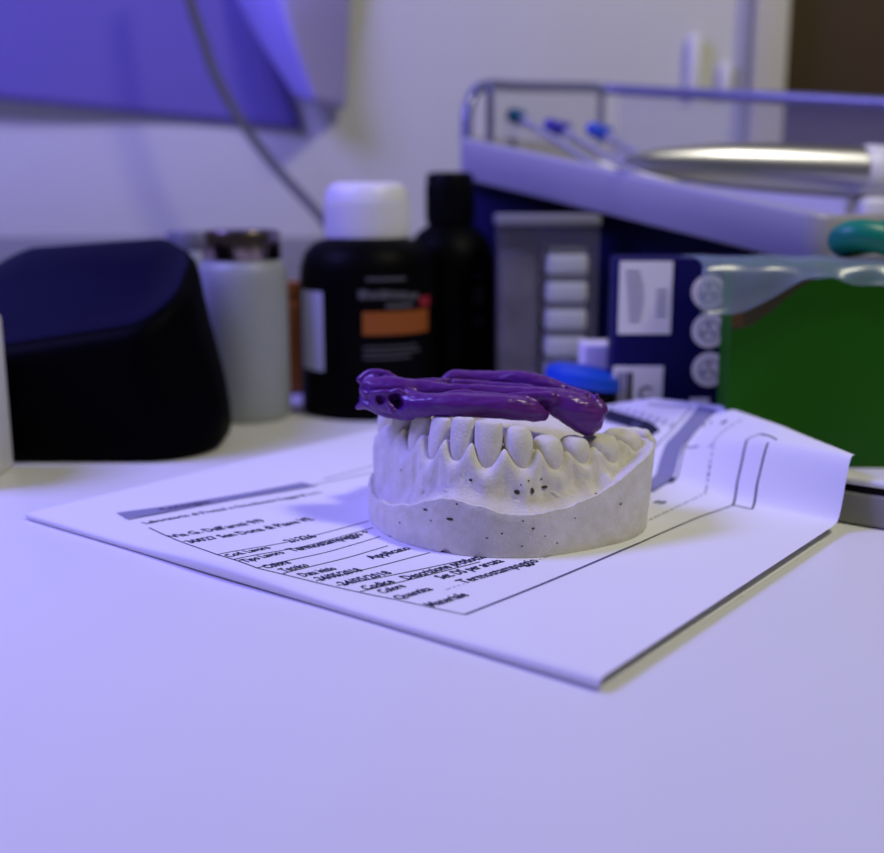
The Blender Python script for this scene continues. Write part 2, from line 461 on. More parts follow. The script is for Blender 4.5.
# air-bubble pits in the wall: flat discs, the shade of the holes painted dark
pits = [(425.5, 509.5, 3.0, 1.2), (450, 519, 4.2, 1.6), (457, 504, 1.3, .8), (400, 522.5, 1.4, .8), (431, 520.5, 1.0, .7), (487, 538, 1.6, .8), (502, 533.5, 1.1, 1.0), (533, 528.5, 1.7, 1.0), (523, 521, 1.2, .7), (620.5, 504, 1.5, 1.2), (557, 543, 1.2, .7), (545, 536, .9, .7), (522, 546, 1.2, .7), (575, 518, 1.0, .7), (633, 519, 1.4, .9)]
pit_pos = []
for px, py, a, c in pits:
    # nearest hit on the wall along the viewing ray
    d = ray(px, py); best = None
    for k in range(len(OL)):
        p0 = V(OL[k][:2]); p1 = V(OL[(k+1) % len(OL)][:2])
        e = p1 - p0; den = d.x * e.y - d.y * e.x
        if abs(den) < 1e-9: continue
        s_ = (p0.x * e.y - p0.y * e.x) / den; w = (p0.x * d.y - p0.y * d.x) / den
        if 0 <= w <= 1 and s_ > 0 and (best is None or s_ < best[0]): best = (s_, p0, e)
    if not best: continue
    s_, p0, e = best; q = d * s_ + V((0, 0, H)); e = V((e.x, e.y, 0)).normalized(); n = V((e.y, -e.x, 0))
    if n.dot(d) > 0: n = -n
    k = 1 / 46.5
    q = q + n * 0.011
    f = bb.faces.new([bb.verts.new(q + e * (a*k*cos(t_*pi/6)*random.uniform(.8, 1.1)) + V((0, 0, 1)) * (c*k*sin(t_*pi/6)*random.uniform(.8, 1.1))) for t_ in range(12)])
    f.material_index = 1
part('base', bb, [M['plaster'], M['pit_shade']], cast, ang=40)

# teeth: (x, y, width, top z, gum z, kind)
def AX(px, Y): return (px - 442) / F * (0.978 * Y + 1.05)
GZ = 0.11
teeth = [
 # far limb, mostly behind the putty
 (1.55, 28.05, 0.95, 2.35, 1.75, 'm'), (0.60, 27.85, 0.95, 2.40, 1.75, 'm'), (-0.22, 27.45, 0.75, 2.5, 1.75, 'p'), (-0.72, 26.75, 0.62, 2.55, 1.75, 'p'),
 (AX(392.5, 26.0), 26.0, 0.60, 2.66, 1.80, 'p'), (AX(405, 25.1), 25.1, 0.66, 2.78, 1.85, 'c'), (AX(421.5, 24.2), 24.2, 0.55, 2.74, 1.83, 'i'),
 (AX(441.5, 23.55), 23.55, 0.50, 2.80, 1.80, 'i'), (AX(463, 23.15), 23.15, 0.50, 2.87, 1.88, 'i'), (AX(488.5, 22.92), 22.92, 0.56, 2.84, 1.78, 'i'),
 (AX(519.5, 22.92), 22.92, 0.57, 2.73, 1.78, 'c'), (AX(547.5, 23.15), 23.15, 0.62, 2.47, 1.70, 'p'), (AX(574, 23.55), 23.55, 0.58, 2.37, 1.75, 'p'),
 (AX(600, 24.0), 24.0, 0.70, 2.30, 1.70, 'm'), (AX(622.5, 24.50), 24.50, 0.66, 2.30, 1.82, 'm')]
teeth = [(a, c, w_, z1, z0 + GZ, k_) for a, c, w_, z1, z0, k_ in teeth]
# crest curve of the gum through the teeth
crest = [(2.3, 27.9)] + [(t_[0], t_[1]) for t_ in teeth] + [(4.24, 24.70)]
NS = 420
CP = lerp_path(crest, NS)
def near_idx(x, y): return min(range(NS), key=lambda k: (CP[k][0]-x)**2 + (CP[k][1]-y)**2)
tid = [near_idx(t_[0], t_[1]) for t_ in teeth]
nrm = []
for k in range(NS):
    a = V(CP[max(0, k-1)]); c = V(CP[min(NS-1, k+1)]); d = (c - a).normalized(); n = V((d.y, -d.x))
    if n.dot(V(CP[k]) - V((1.9, 25.9))) < 0: n = -n
    nrm.append(n)
def gum_at(k):
    """(margin height, scallop 0..1 at tooth centre)"""
    if k <= tid[0]: return teeth[0][4], 1.0
    if k >= tid[-1]: return teeth[-1][4] + 0.05 * (k - tid[-1]) / max(1, NS - tid[-1]), 1.0 - 0.6*(k - tid[-1]) / (NS - tid[-1])
    for i in range(len(tid) - 1):
        if tid[i] <= k <= tid[i+1]:
            x = (k - tid[i]) / (tid[i+1] - tid[i])
            zc = teeth[i][4] * (1-x) + teeth[i+1][4] * x
            peak = 0.45 if 6 <= i <= 8 else (0.41 if i in (5, 9, 10) else 0.30)
            s_ = abs(2 * x - 1)             # 1 at tooth, 0 between
            return zc + peak * (1 - s_)**2.2 * (1.55 - 0.55*(1 - s_)**4), s_
def vest(x, y, n):
    """height of the base land just outside the gum"""
    best = min(OL, key=lambda o: (o[0] - x - n.x*0.6)**2 + (o[1] - y - n.y*0.6)**2); return best[2]
def reach(x, y, n):
    """distance along n to the outline of the base"""
    best = 9
    for k in range(len(OL)):
        p0 = V(OL[k][:2]); e = V(OL[(k+1) % len(OL)][:2]) - p0; a = p0 - V((x, y))
        den = n.x * e.y - n.y * e.x
        if abs(den) < 1e-9: continue
        s_ = (a.x * e.y - a.y * e.x) / den; w_ = (a.x * n.y - a.y * n.x) / den
        if 0 <= w_ <= 1 and 0 < s_ < best: best = s_
    return best if best < 8 else 0.3
g = NB(); rs = []
for k in range(NS):
    x, y = CP[k]; n = nrm[k]; zm, s_ = gum_at(k); zv = vest(x, y, n) + ZB
    em = 0.10 * (s_ - 0.6)
    wob = 0.05 * noise.noise(V((x*2.6, y*2.6, 1.7))) + 0.02 * noise.noise(V((x*8, y*8, 2.7)))
    zm += 0.02 * noise.noise(V((x*4, y*4, 0)))
    zb = min(zv, zm - 0.5) 
    frn = max(0, min(1, (k - tid[5]) / 40.0))
    prof = [(0.98, zb - 0.40), (0.84, zb - 0.14), (0.69 + wob*1.5, zb - 0.02), (0.53 + em + wob, zb + 0.20*(zm-zb)), (0.52 + em*1.2 + wob, zb + 0.45*(zm-zb)), (0.49 + em*1.2 + wob, zb + 0.70*(zm-zb)),
            (0.40 + 0.06*s_, zb + 0.86*(zm-zb)), (0.285 + 0.125*s_, zm - 0.05), (0.235 + 0.135*s_, zm - 0.014), (0.18 + 0.135*s_, zm - 0.004), (0.12 + 0.13*s_, zm - 0.05), (0.10, zm - 0.04),
            (-0.22, zm - 0.02), (-0.34, zm - 0.01), (-0.45, zm - 0.12), (-0.6, zm - 0.35), (-0.80, 1.72 + wob*2), (-1.0, 1.66 + 2*wob), (-1.1, 1.2)]
    lim = reach(x, y, n) - 0.12
    rs.append([V((x + n.x*min(o, lim - 0.02*max(0, 4 - i_)), y + n.y*min(o, lim - 0.02*max(0, 4 - i_)), z)) for i_, (o, z) in enumerate(prof)])
# rounded ends
def squash(r, d, f):
    c = sum(r, V((0, 0, 0))) / len(r); return [c + (p - c) * f + d for p in r]
d0 = V((CP[0][0]-CP[3][0], CP[0][1]-CP[3][1], 0)).normalized(); d1 = V((CP[-1][0]-CP[-4][0], CP[-1][1]-CP[-4][1], 0)).normalized()
rs = [squash(rs[0], d0*0.15, 0.6), squash(rs[0], d0*0.1, 0.88)] + rs + [squash(rs[-1], d1*0.08, 0.9), squash(rs[-1], d1*0.13, 0.6)]
R_ = [[g.verts.new(p) for p in r] for r in rs]
for a, c in zip(R_, R_[1:]):
    for i in range(len(a) - 1): g.faces.new((a[i], a[i+1], c[i+1], c[i]))
g.faces.new(R_[0]); g.faces.new(R_[-1])
# pits in the gum fold: small flat patches with the hollow's shade as colour
from mathutils.bvhtree import BVHTree
g.normal_update(); g.faces.ensure_lookup_table()
bvh = BVHTree.FromBMesh(g)
def hit(px, py): return bvh.ray_cast(V((0, 0, H)), ray(px, py).normalized())
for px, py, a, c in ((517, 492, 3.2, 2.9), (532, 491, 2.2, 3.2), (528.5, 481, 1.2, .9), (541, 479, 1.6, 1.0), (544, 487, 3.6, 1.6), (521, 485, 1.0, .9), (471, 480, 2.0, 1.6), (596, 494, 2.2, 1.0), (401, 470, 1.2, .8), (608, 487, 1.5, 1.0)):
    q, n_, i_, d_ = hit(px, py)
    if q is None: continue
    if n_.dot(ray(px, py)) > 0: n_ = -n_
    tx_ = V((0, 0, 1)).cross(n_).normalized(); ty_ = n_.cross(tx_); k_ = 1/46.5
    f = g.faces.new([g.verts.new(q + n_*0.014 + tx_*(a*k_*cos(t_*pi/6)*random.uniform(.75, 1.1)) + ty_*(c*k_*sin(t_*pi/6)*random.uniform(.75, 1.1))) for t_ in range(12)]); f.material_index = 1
for pl, r_ in (([(541, 484), (550, 491), (561, 499), (574, 505)], 0.075), ([(529, 478), (527, 488), (519, 500)], 0.06), ([(440, 484), (447, 490), (452, 494)], 0.07), ([(508, 500), (520, 503), (540, 500)], 0.06), ([(418, 480), (424, 490), (420, 496)], 0.06), ([(560, 494), (572, 498), (590, 494)], 0.05)):
    hs = [hit(*p_)[0] for p_ in pl]
    if all(h_ is not None for h_ in hs):
        cr_ = lerp_path([tuple(h_) for h_ in hs], 16); tube(g, [V(h_) + (V(h_) - V((0, 0, H))).normalized() * (r_*1.15 + 0.02) for h_ in cr_], [r_ * (0.55 + 0.9*sin(pi*(i_+.5)/16)) for i_ in range(16)], 12)
gum = part('gum_ridge', g, [M['plaster'], M['pit_shade']], cast, ang=80)
# floor of the mouth between the limbs
fl = NB(); rs = []
cm = V((2.0, 26.3))
NL = 48
for f, z in ((1.0, 1.2), (0.96, 1.75), (0.85, 1.98), (0.65, 2.10), (0.4, 2.16), (0.12, 2.18)):
    r = []
    for k in range(NL):
        a = 2*pi*k/NL; q = V((cos(a) * 1.55, sin(a) * 2.15)); q.rotate(Matrix.Rotation(radians(-45), 2))
        p = cm + q * f
        r.append(V((p.x, p.y, z + (0.08 * noise.noise(V((p.x*2, p.y*2, 5))) if f < 1 else 0))))
    rs.append(r)
rings(fl, rs); part('tongue_side', fl, M['plaster'], cast, ang=80)
# retromolar flap at the right end
fl = NB(); pts = [D(606, 430, 25.1), D(618, 427.5, 25.2), D(634, 428.5, 25.25), D(646, 431, 25.2)]
tube(fl, [V(p) + V((0, 0, -0.13)) for p in lerp_path(pts, 14)], [0.10, 0.13, 0.15, 0.16, 0.15, 0.16, 0.16, 0.15, 0.16, 0.17, 0.16, 0.16, 0.15, 0.13], 12)
for p in ((644, 436), (649, 442), (640, 446)):
    q = D(p[0], p[1], 24.95); tube(fl, [q + V((-0.1, 0.2, -0.45)), q], [0.26, 0.17], 12)
part('heel_ridge', fl, M['plaster'], cast, ang=80)

def tooth_bm(w, h, kind):
    """local: x along the arch, y outward, z up; origin at gum level"""
    t = NB(); rs = []; n = 28; w *= 1.10
    root_d = 0.42
    if kind == 'i': thick, prof = 0.26, [(-root_d, .50, .75), (-0.1, .60, .95), (0.0, .69, 1.06), (.2, .86, 1.10), (.45, .96, 1.02), (.7, 1.0, .82), (.85, .99, .68), (.94, .95, .55), (.985, .85, .42), (1.0, .62, .22)]
    elif kind == 'c': thick, prof = 0.30, [(-root_d, .5, .75), (-.1, .62, .95), (0, .72, 1.0), (.2, .87, 1.06), (.45, .99, 1.05), (.65, 1.0, .95), (.8, .93, .80), (.9, .80, .64), (.97, .58, .45), (1.0, .30, .2)]
    elif kind == 'p': thick, prof = 0.33, [(-root_d, .5, .8), (-.1, .66, .98), (0, .76, 1.03), (.25, .93, 1.1), (.5, 1.0, 1.1), (.7, .98, 1.0), (.85, .86, .84), (.94, .68, .64), (1.0, .38, .34)]
    else: thick, prof = 0.42, [(-root_d, .6, .8), (-.1, .78, .98), (0, .86, 1.02), (.3, .97, 1.06), (.55, 1.0, 1.03), (.75, .97, .94), (.89, .86, .8), (.97, .68, .62), (1.0, .4, .36)]
    ex = 2.6 if kind in 'im' else 2.3
    pr = lerp_path(prof, 26)
    sh = random.uniform(-.02, .02)
    for q, a, c in pr:
        r = []
        for k in range(n):
            th = 2*pi*k/n; cx, sy = cos(th), sin(th)
            X = math.copysign(abs(cx)**(2/ex), cx) * a * w/2
            Y = math.copysign(abs(sy)**(2/ex), sy) * c * thick
            # the top edge is tilted a little and the face leans out
            z = q * h if q > 0 else q
            r.append(V((X + sh*q, Y + 0.05*(1-q) - 0.03, z + 0.02*noise.noise(V((X*5, Y*5, w*9))))))
        rs.append(r)
    rings(t, rs); return t
for i, (x, y, w, zt, zg, kind) in enumerate(teeth):
    zg -= 0.02
    n = nrm[tid[i]]
    tx = V((-n.y, n.x))
    m = Matrix(((tx.x, n.x, 0, x), (tx.y, n.y, 0, y), (0, 0, 1, zg), (0, 0, 0, 1))) @ Matrix.Rotation(radians(random.uniform(-4, 4)), 4, 'Z') @ Matrix.Rotation(radians(random.uniform(-2.5, 2.5)), 4, 'Y')
    t = tooth_bm(w * 0.98, zt - zg, kind); q = NB(); merge(q, t, m)
    part('tooth', q, M['plaster'], cast, ang=60)

# ================================================================== VIOLET PUTTY
def evald(bm, vox, smooth_it, fac=0.5):
    me = bpy.data.meshes.new('tmp'); bmesh.ops.recalc_face_normals(bm, faces=bm.faces); bm.to_mesh(me); bm.free()
    o = bpy.data.objects.new('tmp', me); C.objects.link(o)
    r = o.modifiers.new('r', 'REMESH'); r.mode = 'VOXEL'; r.voxel_size = vox; r.use_smooth_shade = True
    s_ = o.modifiers.new('s', 'SMOOTH'); s_.factor = fac; s_.iterations = smooth_it
    bpy.context.view_layer.update()
    m2 = bpy.data.meshes.new_from_object(o.evaluated_get(bpy.context.evaluated_depsgraph_get()))
    bpy.data.objects.remove(o); bpy.data.meshes.remove(me); return m2
p = NB()
def strand(pts, n=40, flat=1.0):
    """(px, py, depth, radius in px)"""
    L = lerp_path([(*D(a, c, d), r * d / F) for a, c, d, r in pts], n)
    tube(p, [V(q[:3]) for q in L], [q[3] for q in L], 20, flat)
# front roll ending in a rounded tip near the middle
strand([(380, 401, 24.5, 11), (400, 404, 24.2, 12), (430, 405, 23.85, 12.5), (470, 405.5, 23.6, 12.5), (505, 407, 23.5, 12.5), (526, 409.5, 23.55, 12), (536, 412.5, 23.6, 10.5), (543, 415, 23.65, 6.5)])
# upper front roll that turns down into the bulb on the right
strand([(372, 386, 25.0, 10), (400, 388, 24.7, 11), (440, 390, 24.4, 8), (480, 391, 24.2, 7), (515, 394, 24.05, 7.5), (540, 397, 23.95, 11), (560, 403, 23.9, 15.5), (577, 411, 23.85, 18.5), (587, 418, 23.85, 18)])
# back roll
strand([(444, 385, 25.4, 7), (452, 379.5, 25.5, 9.5), (470, 379, 25.5, 9.5), (495, 380, 25.4, 9.5), (520, 380, 25.2, 10), (545, 386, 25.0, 10), (568, 394, 24.8, 9), (590, 403, 24.5, 10), (599, 410, 24.3, 9)])
# folds lying over the rolls
strand([(405, 391, 24.35, 3.5), (430, 396, 24.0, 3.0), (465, 393, 23.8, 3.5), (500, 397, 23.75, 4), (530, 396, 23.7, 4.5), (552, 397, 23.65, 5)])
strand([(405, 384, 24.75, 5), (450, 383, 24.9, 5), (490, 387, 24.8, 6), (530, 390, 24.5, 6)])
# mass under and between the rolls, resting on the teeth
strand([(382, 402, 25.2, 11), (420, 404, 25.0, 11), (470, 402, 24.8, 12), (520, 398, 24.8, 12), (560, 403, 24.6, 12)])
# left end: swollen lobe with torn lips
strand([(376, 383, 25.0, 12), (371, 389, 25.0, 12.5), (368, 397, 25.0, 9)], 14)
strand([(372, 389, 24.7, 12), (395, 389, 24.6, 13), (415, 390, 24.5, 9)], 14)
strand([(358, 407, 24.9, 3.4), (366, 404, 24.7, 5), (378, 410, 24.5, 5), (393, 414, 24.3, 5), (410, 415, 24.1, 6)], 20)
strand([(372, 394, 24.25, 3), (380, 392, 24.15, 3), (389, 393, 24.1, 3), (398, 391, 24.05, 3), (407, 395, 24.0, 3)], 14)
strand([(386, 394, 24.1, 2.2), (388, 402, 24.05, 2.4), (393, 411, 24.0, 3)], 10)
strand([(360, 379, 25.0, 4), (370, 373, 25.0, 4), (385, 374, 24.9, 4), (395, 379, 24.8, 4)], 14)
# beads at the right end
for px, py, r in ((597, 396, 3.2), (601, 402, 3.2), (586, 394, 2.8), (574, 390, 2.6), (566, 387, 2.6), (604, 408, 3.5), (580, 396, 4)):
    strand([(px - 2, py + 4, 24.35, r), (px, py, 24.35, r)], 4)
me = evald(p, 0.028, 4, 0.5)
# wrinkles, and the two hollows at the left end
holes = [(380.0, 400.0, 4.2, 0.16), (395, 399, 5.0, 0.22), (399, 404, 5.0, 0.22), (366, 388, 4, .06), (450, 382, 3, .05)]
me.calc_loop_triangles()
nn = [v.normal.copy() for v in me.vertices]
cam_p = V((0, 0, H))
for v, n in zip(me.vertices, nn):
    q = v.co.copy()
    d = q - cam_p; Dp = d.y*cos(TH) - d.z*sin(TH); U = d.y*sin(TH) + d.z*cos(TH)
    px = 442 + F*d.x/Dp; py = 426.5 - F*U/Dp
    off = 0.022 * noise.noise(V((q.x*2.2 , q.y*5, q.z*7))) + 0.010 * noise.noise(V((q.x*6, q.y*10, q.z*14)))
    v.co = q + n * off
    if n.dot(d) < 0:
        for hx, hy, hr, dep in holes:
            e = sqrt(((px-hx)/hr)**2 + ((py-hy)/(hr*1.1))**2)
            if e < 1.25: v.co += d.normalized() * dep * ss(1.25, 0.55, e)
solo('violet_putty', me, M['putty'], (1.2, 24.6, 2.7), 'violet rolled strip of silicone putty lying across the plaster teeth', 'putty', ang=None)

# ================================================================== BLACK DEVICE (left)
P1, P2, P3 = V((-8.0, 35, 5.85)), V((-11.0, 31.2, 3.62)), V((-14.6, 36, 5.35))
nrmp = (P2 - P1).cross(P3 - P1).normalized()
def top_z(x, y): return P1.z - (nrmp.x*(x-P1.x) + nrmp.y*(y-P1.y)) / nrmp.z + 0.75*max(0, 1 - ((x + 11.6)/3.9)**2)*ss(31.2, 34.8, y)
dev = root('black_device', (-10.8, 33.3, 0), 'large rounded black desktop unit with sloping top at the left', 'device')
t = NB(); rs = []
def dring(f, grow, zc=None, dz=0):
    pts = rrect(-10.80, 33.15, 4.25 + grow, 2.55 + grow, 2.1 + grow, 14)
    r = []
    for x, y in pts:
        tz = top_z(x, y)
        # the right flank leans in towards the top
        lean = 0.75 * ss(0, 1, f) * ss(-10, -6.5, x)
        r.append(V((x - lean, y, f * tz + dz)))
    return r
for f, gr in ((0.0, -0.40), (0.012, -0.26), (0.04, -0.12), (0.09, -0.03), (0.2, 0.0), (0.35, 0.02), (0.5, 0.0), (0.65, -.03), (0.8, -0.06), (0.9, -0.09), (0.955, -0.16), (0.985, -0.28), (1.0, -0.45), (1.0, -0.7), (1.0, -1.0), (1.0, -1.3), (1.0, -1.6), (1.0, -1.9), (1.0, -2.05)):
    rs.append(dring(f, gr))
rings(t, rs, cap1=True); part('housing', t, M['device'], dev, ang=50)
t = NB(); rings(t, [dring(1.0, -0.5, dz=-0.02), dring(1.0, -0.5, dz=0.03)] + [dring(1.0, -q_, dz=0.05) for q_ in (0.62, 0.9, 1.2, 1.5, 1.8, 2.05)])
part('lit_top_face', t, mat('top_violet_sheen', (0.002, 0.0014, 0.022), 0.4, spec=0.07), dev, ang=50)  # violet light on the sloping top put into this bluer colour

# white carton at the left edge
t = NB(); box(t, (-17.5, 27.6, 0), (-12.1, 30.25, 4.35), 0.12, 3)
solo('white_carton', t, M['white_plastic'], (-15, 29.4, 0), 'white box cut off by the left border, beside the black unit', 'box')

# ================================================================== JARS AND BOTTLES
j = root('white_jar', (-6.75, 37.5, 0), 'frosted white jar with dark shiny lid behind the black unit', 'jar')
t = NB(); lathe(t, [(1.4, 0), (1.47, 0.05), (1.49, 0.15), (1.49, 1.0), (1.49, 4.6), (1.46, 5.0), (1.36, 5.3), (1.2, 5.42)], -6.75, 37.5); part('jar_body', t, M['jar'], j)
t = NB(); lathe(t, [(1.28, 5.42), (1.31, 5.47), (1.31, 6.25), (1.26, 6.36), (1.0, 6.4)], -6.75, 37.5); part('lid', t, M['chrome'], j)
j = root('grey_lidded_jar', (-9.25, 41.5, 0), 'jar with dull grey lid, farther back than the shiny-lidded one', 'jar')
t = NB(); lathe(t, [(1.0, 0), (1.15, 0.1), (1.15, 5.2), (1.0, 5.5)], -9.25, 41.5, 32); part('jar_body', t, M['jar'], j)
t = NB(); lathe(t, [(0.98, 5.5), (1.0, 5.55), (1.0, 6.1), (0.94, 6.2)], -9.25, 41.5, 32); part('lid', t, M['grey_lid'], j)
j = root('amber_bottle', (-5.75, 42.6, 0), 'small amber bottle just showing between jar and white-capped bottle', 'bottle')
t = NB(); lathe(t, [(0.8, 0), (0.95, .1), (0.95, 3.0), (0.8, 3.4), (0.45, 3.6), (0.45, 3.75)], -5.75, 42.6, 32); part('bottle_body', t, M['amber'], j)
t = NB(); lathe(t, [(0.55, 3.7), (0.55, 4.25), (0.5, 4.3)], -5.75, 42.6, 32); part('cap', t, M['amber'], j)

def arc_label(bm, cx, cy, r, a0, a1, z0, z1, mi=0, n=12, th=0.02):
    """slightly raised label piece on a cylinder; angles in degrees, 270 faces the camera"""
    rs_i, rs_o = [], []
    for k in range(n + 1):
        a = radians(a0 + (a1 - a0) * k / n)
        rs_o.append((cx + (r+th)*cos(a), cy + (r+th)*sin(a))); rs_i.append((cx + (r-.02)*cos(a), cy + (r-.02)*sin(a)))
    lo = [V((x, y, z0)) for x, y in rs_o] + [V((x, y, z0)) for x, y in reversed(rs_i)]
    hi = [V((x, y, z1)) for x, y in rs_o] + [V((x, y, z1)) for x, y in reversed(rs_i)]
    rings(bm, [lo, hi], mi=mi)
bx_, by_ = -2.60, 38.9
j = root('white_capped_bottle', (bx_, by_, 0), 'squat black bottle with white screw cap and orange label band', 'bottle')
t = NB(); lathe(t, [(2.3, 0), (2.38, 0.05), (2.4, 0.2), (2.4, 4.6), (2.36, 5.1), (2.22, 5.55), (1.95, 5.85), (1.66, 6.0), (1.4, 6.04), (1.35, 6.1)], bx_, by_, 64); part('bottle_body', t, M['bottle'], j)
t = NB()
prof = [(1.40, 6.05), (1.46, 6.1), (1.45, 7.3), (1.40, 7.62), (1.28, 7.85), (1.05, 7.95)]
lathe(t, prof, bx_, by_, 64)
for k in range(48):
    a = 2*pi*k/48; c_ = V((bx_ + 1.455*cos(a), by_ + 1.455*sin(a), 6.75)); box(t, c_ - V((.03, .03, .55)), c_ + V((.03, .03, .55)))
part('cap', t, M['white_plastic'], j, ang=40)
t = NB()
arc_label(t, bx_, by_, 2.40, 269, 331, 2.95, 3.72); part('orange_band', t, M['orange'], j)['label'] = 'orange label band'
t = NB(); arc_label(t, bx_, by_, 2.40, 203, 234, 1.65, 4.35); part('white_label_panel', t, M['label_white'], j)['label'] = 'white side panel of the label'
t = NB()
for (a0, a1, z0, z1, mi) in ((266, 274, 4.15, 4.45, 0), (275, 281, 4.15, 4.38, 0), (282, 291, 4.15, 4.42, 0), (292, 298, 4.15, 4.38, 0), (299, 306, 4.12, 4.36, 0), (307, 318, 4.10, 4.3, 0), (288, 312, 3.84, 3.98, 0), (320, 334, 3.82, 4.15, 1), (272, 305, 4.75, 4.85, 0), (269, 316, 2.5, 2.56, 0), (269, 320, 2.32, 2.38, 0), (269, 310, 2.14, 2.2, 0)):
    arc_label(t, bx_, by_, 2.40, a0, a1, z0, z1, mi, 6)
part('label_print', t, [M['label_text'], M['red']], j)
bx_, by_ = 0.30, 42.4
j = root('black_capped_bottle', (bx_, by_, 0), 'narrow all-black bottle with tall black cap, right of the white-capped one', 'bottle')
t = NB(); lathe(t, [(1.5, 0), (1.68, .1), (1.75, .3), (1.75, 4.7), (1.7, 5.2), (1.52, 5.75), (1.2, 6.15), (0.85, 6.4), (0.75, 6.5)], bx_, by_, 56); part('bottle_body', t, M['bottle'], j)
t = NB(); lathe(t, [(0.86, 6.45), (0.91, 6.5), (0.90, 8.15), (0.84, 8.3), (0.7, 8.36)], bx_, by_, 48)
for k in range(32):
    a = 2*pi*k/32; c_ = V((bx_ + .905*cos(a), by_ + .905*sin(a), 7.25)); box(t, c_ - V((.02, .02, .6)), c_ + V((.02, .02, .6)))
part('cap', t, M['black'], j, ang=40)
t = NB(); 
for (a0, a1, z0, z1) in ((300, 318, 3.5, 4.2), (300, 320, 2.7, 3.1), (302, 316, 4.5, 4.7)): arc_label(t, bx_, by_, 1.75, a0, a1, z0, z1, 0, 6)
part('label_print', t, mat('faint_label', (0.015, 0.015, 0.016), 0.6), j)

# ================================================================== CLEAR CONTAINER with stacked white blocks
cx0, cx1, cy0, cy1 = 1.95, 5.35, 37.9, 40.6
j = root('clear_box', ((cx0+cx1)/2, (cy0+cy1)/2, 0), 'clear plastic box with pale lid under the tilted tray', 'container')
t = NB()
w_ = 0.07
for lo, hi in (((cx0, cy0, 0), (cx1, cy0+w_, 6.5)), ((cx0, cy1-w_, 0), (cx1, cy1, 6.5)), ((cx0, cy0+w_, 0), (cx0+w_, cy1-w_, 6.5)), ((cx1-w_, cy0+w_, 0), (cx1, cy1-w_, 6.5)), ((cx0+w_, cy0+w_, 0), (cx1-w_, cy1-w_, 0.07))):
    box(t, lo, hi)
part('box_body', t, M['clear'], j)
t = NB(); box(t, (cx0-.08, cy0-.08, 6.5), (cx1+.05, cy1+.05, 6.86), 0.08, 2); part('lid', t, mat('pale_lid', (0.22, 0.22, 0.23), 0.5), j)
bk = None
for k in range(6):
    z = 0.08 + k * 0.95
    lab = ['lowest white block of the stack inside the clear box', 'second white block from the bottom of the stack in the clear box', 'third white block from the bottom of the stack in the clear box',
           'fourth white block from the bottom of the stack in the clear box', 'fifth white block from the bottom, next to topmost in the clear box', 'topmost white block of the stack inside the clear box'][k]
    if bk is None:
        t = NB(); box(t, (3.62, cy0+.12, z), (5.02, cy0+2.2, z + 0.72), 0.15, 3)
        for q in range(2): box(t, (3.67, cy0+.17, z + 0.70 + q*0.001), (4.97, cy0+2.15, z + 0.949), 0.05, 1, mi=1) if q == 0 else None
        bk = solo('white_block', t, [M['block'], mat('block_gap', (0.16, 0.17, 0.18), 0.6)], (4.3, cy0+1.1, z), lab, 'block', 'white blocks stacked in the clear box'); o = bk
    else:
        o = bk.copy(); C.objects.link(o); o.location.z = z * S; o['label'] = lab
t = NB(); box(t, (2.0, cy0 + 0.5, 0.08), (3.3, cy0 + 2.1, 5.6), 0.2, 3)
solo('grey_packet', t, mat('grey_packet', (0.08, 0.07, 0.08), 0.6, col2=(0.20, 0.19, 0.20), cscale=8), (2.6, cy0 + 1.2, 0.08), 'mottled grey packet standing in the left half of the clear box', 'packet')

# small white carton and the blue-lidded tin in front of it
t = NB(); box(t, (4.65, 35.6, 0), (5.95, 37.2, 2.72), 0.06); 
solo('little_carton', t, M['lilac_label'], (5.3, 36.4, 0), 'little white carton behind the blue-lidded tin', 'box')
j = root('blue_lidded_tin', (4.4, 33.6, 0), 'low black tin with bright blue lid behind the putty', 'tin')
t = NB(); lathe(t, [(1.0, 0), (1.1, .06), (1.12, .3), (1.12, 1.66), (1.05, 1.72)], 4.4, 33.6, 40)
part('tin_body', t, M['black'], j)
t = NB(); rs = []
for r, z in ((1.16, 1.85), (1.2, 1.9), (1.2, 2.08), (1.14, 2.24), (0.9, 2.38), (0.4, 2.44)):
    rs.append([V((4.4 + r*cos(2*pi*k/40), 33.6 + r*sin(2*pi*k/40), z - 0.06 + 0.17*r*cos(2*pi*k/40 + 3.0))) for k in range(40)])
rings(t, rs); part('lid', t, M['blue_lid'], j)['label'] = 'bright blue lid'

# ================================================================== GLOVE BOX with labels
gx0, gx1, gy0, gy1, gz = 5.24, 9.25, 33.0, 34.7, 5.70
j = root('navy_carton', ((gx0+gx1)/2, (gy0+gy1)/2, 0), 'navy cardboard box with pale labels and round symbols left of the green pack', 'box')
t = NB(); box(t, (gx0, gy0, 0), (gx1, gy1, gz), 0.06, 2); part('carton', t, M['navy'], j)
def on_front(px, py): q = D(px, py, gy0); return q.x, q.z
def plate(bm, px0, py0, px1, py1, th=0.02, mi=0, off=0.0):
    x0, z1 = on_front(px0, py0); x1, z0 = on_front(px1, py1)
    box(bm, (x0, gy0 - off - th, z0), (x1, gy0 - off + 0.005, z1), mi=mi)
t = NB(); plate(t, 620, 261, 670, 334)
for k in range(9): plate(t, 626 + k*0.4, 271 + k*6, 640 + 4*sin(k*0.4), 273.5 + k*6, 0.012, 1, 0.02)
for k in range(5): plate(t, 656, 290 + k*6, 666, 292 + k*6, 0.012, 1, 0.02)
part('upper_label', t, [M['lilac_label'], M['label_mark']], j, smooth=False)
t = NB(); plate(t, 613, 366, 661, 420)
for k in range(3): plate(t, 617 + k*5, 372, 619 + k*5, 418, 0.012, 1, 0.02)
plate(t, 628, 372, 631, 418, 0.012, 2, 0.02)
